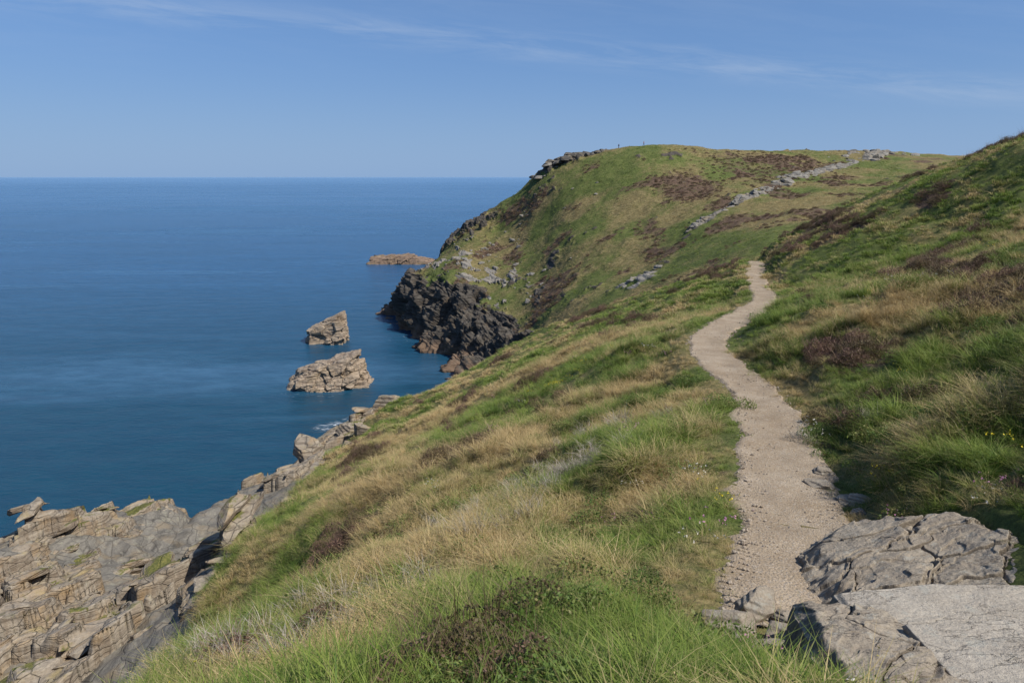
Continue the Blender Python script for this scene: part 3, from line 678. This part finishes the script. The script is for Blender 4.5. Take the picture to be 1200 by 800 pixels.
ii=np.r_[g.choice([0,1,2],len(x),p=[.2,.35,.45]),np.zeros(14,int)]
scatter('wildflowers',cf,np.stack([fx,fy,fz],-1),rots(len(fx)),.8+.5*g.random(len(fx)),ii,fx*0)
# headland tufts
Gf=G2.reshape(-1,3);gu=np.linalg.norm(np.cross(np.gradient(G2,axis=0),np.gradient(G2,axis=1)),axis=2).ravel()
wgt=gu*(1-rock.ravel())**2*(UT.ravel()<5.3)*(UT.ravel()>1.6)*(US.ravel()>1)
ids=g.choice(len(wgt),26000,p=wgt/wgt.sum())
dh=hdry.ravel()[ids];hq=g.random(len(ids))<hhe.ravel()[ids]*.6
p=Gf[ids]+g.normal(size=(len(ids),3))*np.array([.2,.2,0])
scatter('grass.002',cgl,p[~hq]-[0,0,.05],rots((~hq).sum()),.5+1.0*g.random((~hq).sum())**1.5,g.integers(0,4,(~hq).sum()),np.clip(dh[~hq]+g.normal(size=(~hq).sum())*.15,0,1))
scatter('heather.001',ch,p[hq]-[0,0,.1],rots(hq.sum()),.8+1.0*g.random(hq.sum()),g.integers(0,3,hq.sum()),g.random(hq.sum())*.8)
# gravel
n=3800;si=(g.random(n)**1.5*len(pc)*.45).astype(int);o=g.uniform(-1,1,n);o=np.sign(o)*np.abs(o)**.6*.7
px=pc[si,0]+nrm[si,0]*o;py=pc[si,1]+nrm[si,1]*o;pz=pc[si,2]-.012+.03*(o/.7)**2
scatter('path_gravel',cs,np.stack([px,py,pz],-1),rots(n,.4),.005+.02*g.random(n)**4+.004*(np.abs(o)>.5),g.integers(0,6,n),px*0)

# ---------------------------------------------------------------- hikers
def flat(name,c):
    m,t=newmat(name);N=NT(t);N.out(N.prin(N.mix(N.noise(N.pos(),30),c,tuple(k*.75 for k in c)),.8));return m
skinm=flat('skin',(.45,.27,.19));hairm=flat('hair',(.05,.03,.02));trm=flat('trousers',(.05,.055,.08))
def hiker(x,y,rz,jc,stride):
    Vv=[(0,0,.95),(0,0,1.15),(0,0,1.38),(0,0,1.5),(0,.02,1.62),(0,.02,1.70),
     (.1,0,.9),(.11,stride*.22,.5),(.11,stride*.3,.07),(.11,stride*.3+.12,.04),(-.1,0,.9),(-.11,-stride*.15,.5),(-.11,-stride*.35,.08),(-.11,-stride*.35+.12,.04),
     (.19,0,1.38),(.25,-stride*.1,1.12),(.25,stride*.05,.88),(-.19,0,1.38),(-.25,stride*.08,1.12),(-.25,.12,.88)]
    E=[(0,1),(1,2),(2,3),(3,4),(4,5),(0,6),(6,7),(7,8),(8,9),(0,10),(10,11),(11,12),(12,13),(2,14),(14,15),(15,16),(2,17),(17,18),(18,19)]
    Rr=[.15,.14,.15,.06,.1,.08,.1,.07,.045,.04,.1,.07,.045,.04,.07,.05,.035,.07,.05,.035]
    me=bpy.data.meshes.new('hiker');me.from_pydata(Vv,E,[]);o=bpy.data.objects.new('hiker',me);S.collection.objects.link(o)
    md=o.modifiers.new('s','SKIN')
    if not me.skin_vertices: me.skin_vertices.new()
    for i,q in enumerate(Rr): me.skin_vertices[0].data[i].radius=(q,q*.8 if i<3 else q)
    me.skin_vertices[0].data[0].use_root=True
    o.modifiers.new('b','SUBSURF').levels=2
    dg=bpy.context.evaluated_depsgraph_get();m2=bpy.data.meshes.new_from_object(o.evaluated_get(dg));o.modifiers.clear();o.data=m2
    m2.materials.clear()
    for mm in (trm,flat('jacket',jc),skinm,hairm): m2.materials.append(mm)
    for p in m2.polygons:
        c=p.center;p.use_smooth=True
        p.material_index=3 if c.z>1.7 or (c.z>1.58 and c.y<.0) else 2 if c.z>1.47 or (abs(c.x)>.2 and c.z<.95) else 1 if c.z>.9 else 0
    o.location=(x,y,hz(x,y));o.rotation_euler=(0,0,rz);return o
hiker(38,252.5,.6,(.05,.06,.12),1);hiker(46.5,250.5,-1.9,(.30,.05,.04),.8)

# ---------------------------------------------------------------- sea
m,t=newmat('sea_water');N=NT(t);P=N.pos()
sx=N.n('ShaderNodeSeparateXYZ',{0:P});yy=sx.outputs[1]
st=N.noise(N.mapv(P,sc=(.0016,.007,1),rot=(0,0,-.12)),1.,7,.62,.8)
st2=N.noise(N.mapv(P,sc=(.012,.03,1),rot=(0,0,.2)),1.,6,.62,.3)
st3=N.noise(N.mapv(P,sc=(.12,.3,1),rot=(0,0,.25)),1.,6,.65,.3)
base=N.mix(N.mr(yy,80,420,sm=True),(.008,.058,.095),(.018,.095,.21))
base=N.mix(N.mr(yy,350,1800,sm=True),base,(.055,.165,.325))  # aerial haze painted into the water colour, paler in steps towards the horizon
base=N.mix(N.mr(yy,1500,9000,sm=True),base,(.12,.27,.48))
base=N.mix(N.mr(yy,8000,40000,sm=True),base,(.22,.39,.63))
base=N.mix(N.mr(st,.52,.62,0,.45),base,(.11,.24,.40))
base=N.mix(N.mr(st2,.4,.65,0,.3),base,(.008,.05,.10))
base=N.mix(N.mr(st3,.4,.6,0,.35),base,(.005,.033,.07))
def dist(cx,cy,r):
    v=N.n('ShaderNodeVectorMath',{0:P,1:(cx,cy,0.)},operation='DISTANCE').outputs['Value'];return N.mr(v,r,r*.3,sm=True)
fo=N.m('MAXIMUM',dist(-37,132,4.5),dist(-33,137,3.5))
fn=N.noise(N.mapv(P,sc=(.35,.8,1)),1.2,8,.7,1.)
foam=N.m('MULTIPLY',fo,N.mr(fn,.51,.62,0,.85))
shore=N.m('MAXIMUM',dist(-46,158,14),N.m('MAXIMUM',dist(-33,211,9),dist(-47,250,10)))
foam=N.m('MAXIMUM',foam,N.m('MULTIPLY',shore,N.mr(fn,.60,.68,0,.3)))
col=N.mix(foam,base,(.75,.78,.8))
w1=N.noise(N.mapv(P,sc=(.5,1.1,1),rot=(0,0,.3)),.9,6,.65);w2=N.noise(N.mapv(P,sc=(.06,.16,1),rot=(0,0,-.2)),1.,4,.5)
h=N.m('ADD',N.m('MULTIPLY',w1,.5),N.m('MULTIPLY',w2,1.0))
rgh=N.m('ADD',N.mr(st,.5,.65,.22,.34),N.m('MULTIPLY',foam,.5))
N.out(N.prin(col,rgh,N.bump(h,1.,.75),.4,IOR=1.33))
rs=np.r_[0.01,np.geomspace(20,70000,60)];aa=np.linspace(0,2*np.pi,128,endpoint=False)
R,Aa=np.meshgrid(rs,aa,indexing='ij')
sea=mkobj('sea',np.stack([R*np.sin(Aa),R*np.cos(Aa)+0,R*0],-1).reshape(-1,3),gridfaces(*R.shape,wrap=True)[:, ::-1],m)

# ---------------------------------------------------------------- light, sky
el=math.radians(50);azs=math.radians(120)
w=bpy.data.worlds.new('World');S.world=w;w.use_nodes=True;t=w.node_tree;t.nodes.clear();N=NT(t)
sky=N.n('ShaderNodeTexSky',sky_type='NISHITA',sun_disc=False,sun_elevation=el,sun_rotation=azs,altitude=0.,air_density=1.,dust_density=.4,ozone_density=3.).outputs[0]
D=N.n('ShaderNodeTexCoord').outputs['Generated'];sp=N.n('ShaderNodeSeparateXYZ',{0:D})
ax=N.m('DIVIDE',sp.outputs[0],N.m('MAXIMUM',sp.outputs[1],.05));ez=N.m('DIVIDE',sp.outputs[2],N.m('MAXIMUM',sp.outputs[1],.05))
line=N.m('SUBTRACT',ez,N.m('ADD',.176,N.m('MULTIPLY',ax,-.092)))
cv=N.n('ShaderNodeCombineXYZ',{0:N.m('MULTIPLY',ax,3.),1:N.m('MULTIPLY',line,28.),2:0.}).outputs[0]
cn=N.noise(cv,1.6,9,.68,.5)
band=N.mr(N.m('ABSOLUTE',line),.035,.0,sm=True)
hi=N.mr(ez,.12,.28,0,.35)
cl=N.m('MULTIPLY',N.m('MULTIPLY',N.m('MAXIMUM',band,hi),N.mr(cn,.42,.75,0,.42)),N.mr(sp.outputs[1],.1,.4))
tint=N.mix(1.,sky,(.85,.95,1.12),'MULTIPLY')
haze=N.mr(sp.outputs[2],-.02,.34,.92,0.,sm=True)
hc=N.mix(N.mr(sp.outputs[2],0,.20,sm=True),(2.5,4.0,6.5),(.95,2.35,5.6))
c=N.mix(haze,tint,hc)
c=N.mix(cl,c,(4.6,5.6,7.2))
bg=N.n('ShaderNodeBackground',{'Color':c,'Strength':.1}).outputs[0];N.n('ShaderNodeOutputWorld',{'Surface':bg})
sd=bpy.data.lights.new('sun','SUN');sd.energy=5.0;sd.angle=math.radians(.5);sd.color=(1,.955,.88)
so=bpy.data.objects.new('sun',sd);S.collection.objects.link(so)
dv=Vector((math.cos(el)*math.sin(azs),math.cos(el)*math.cos(azs),math.sin(el)));so.rotation_euler=dv.to_track_quat('Z','Y').to_euler();so.location=(60,-40,120)
S.view_settings.view_transform='Standard';S.view_settings.look='None';S.view_settings.exposure=0
cd=bpy.data.cameras.new('camera');cd.lens=24;cd.sensor_width=36;cd.clip_end=200000;cd.clip_start=.1
co=bpy.data.objects.new('camera',cd);S.collection.objects.link(co);co.location=(0,0,50);co.rotation_euler=(math.radians(90-13.56),0,0);S.camera=co
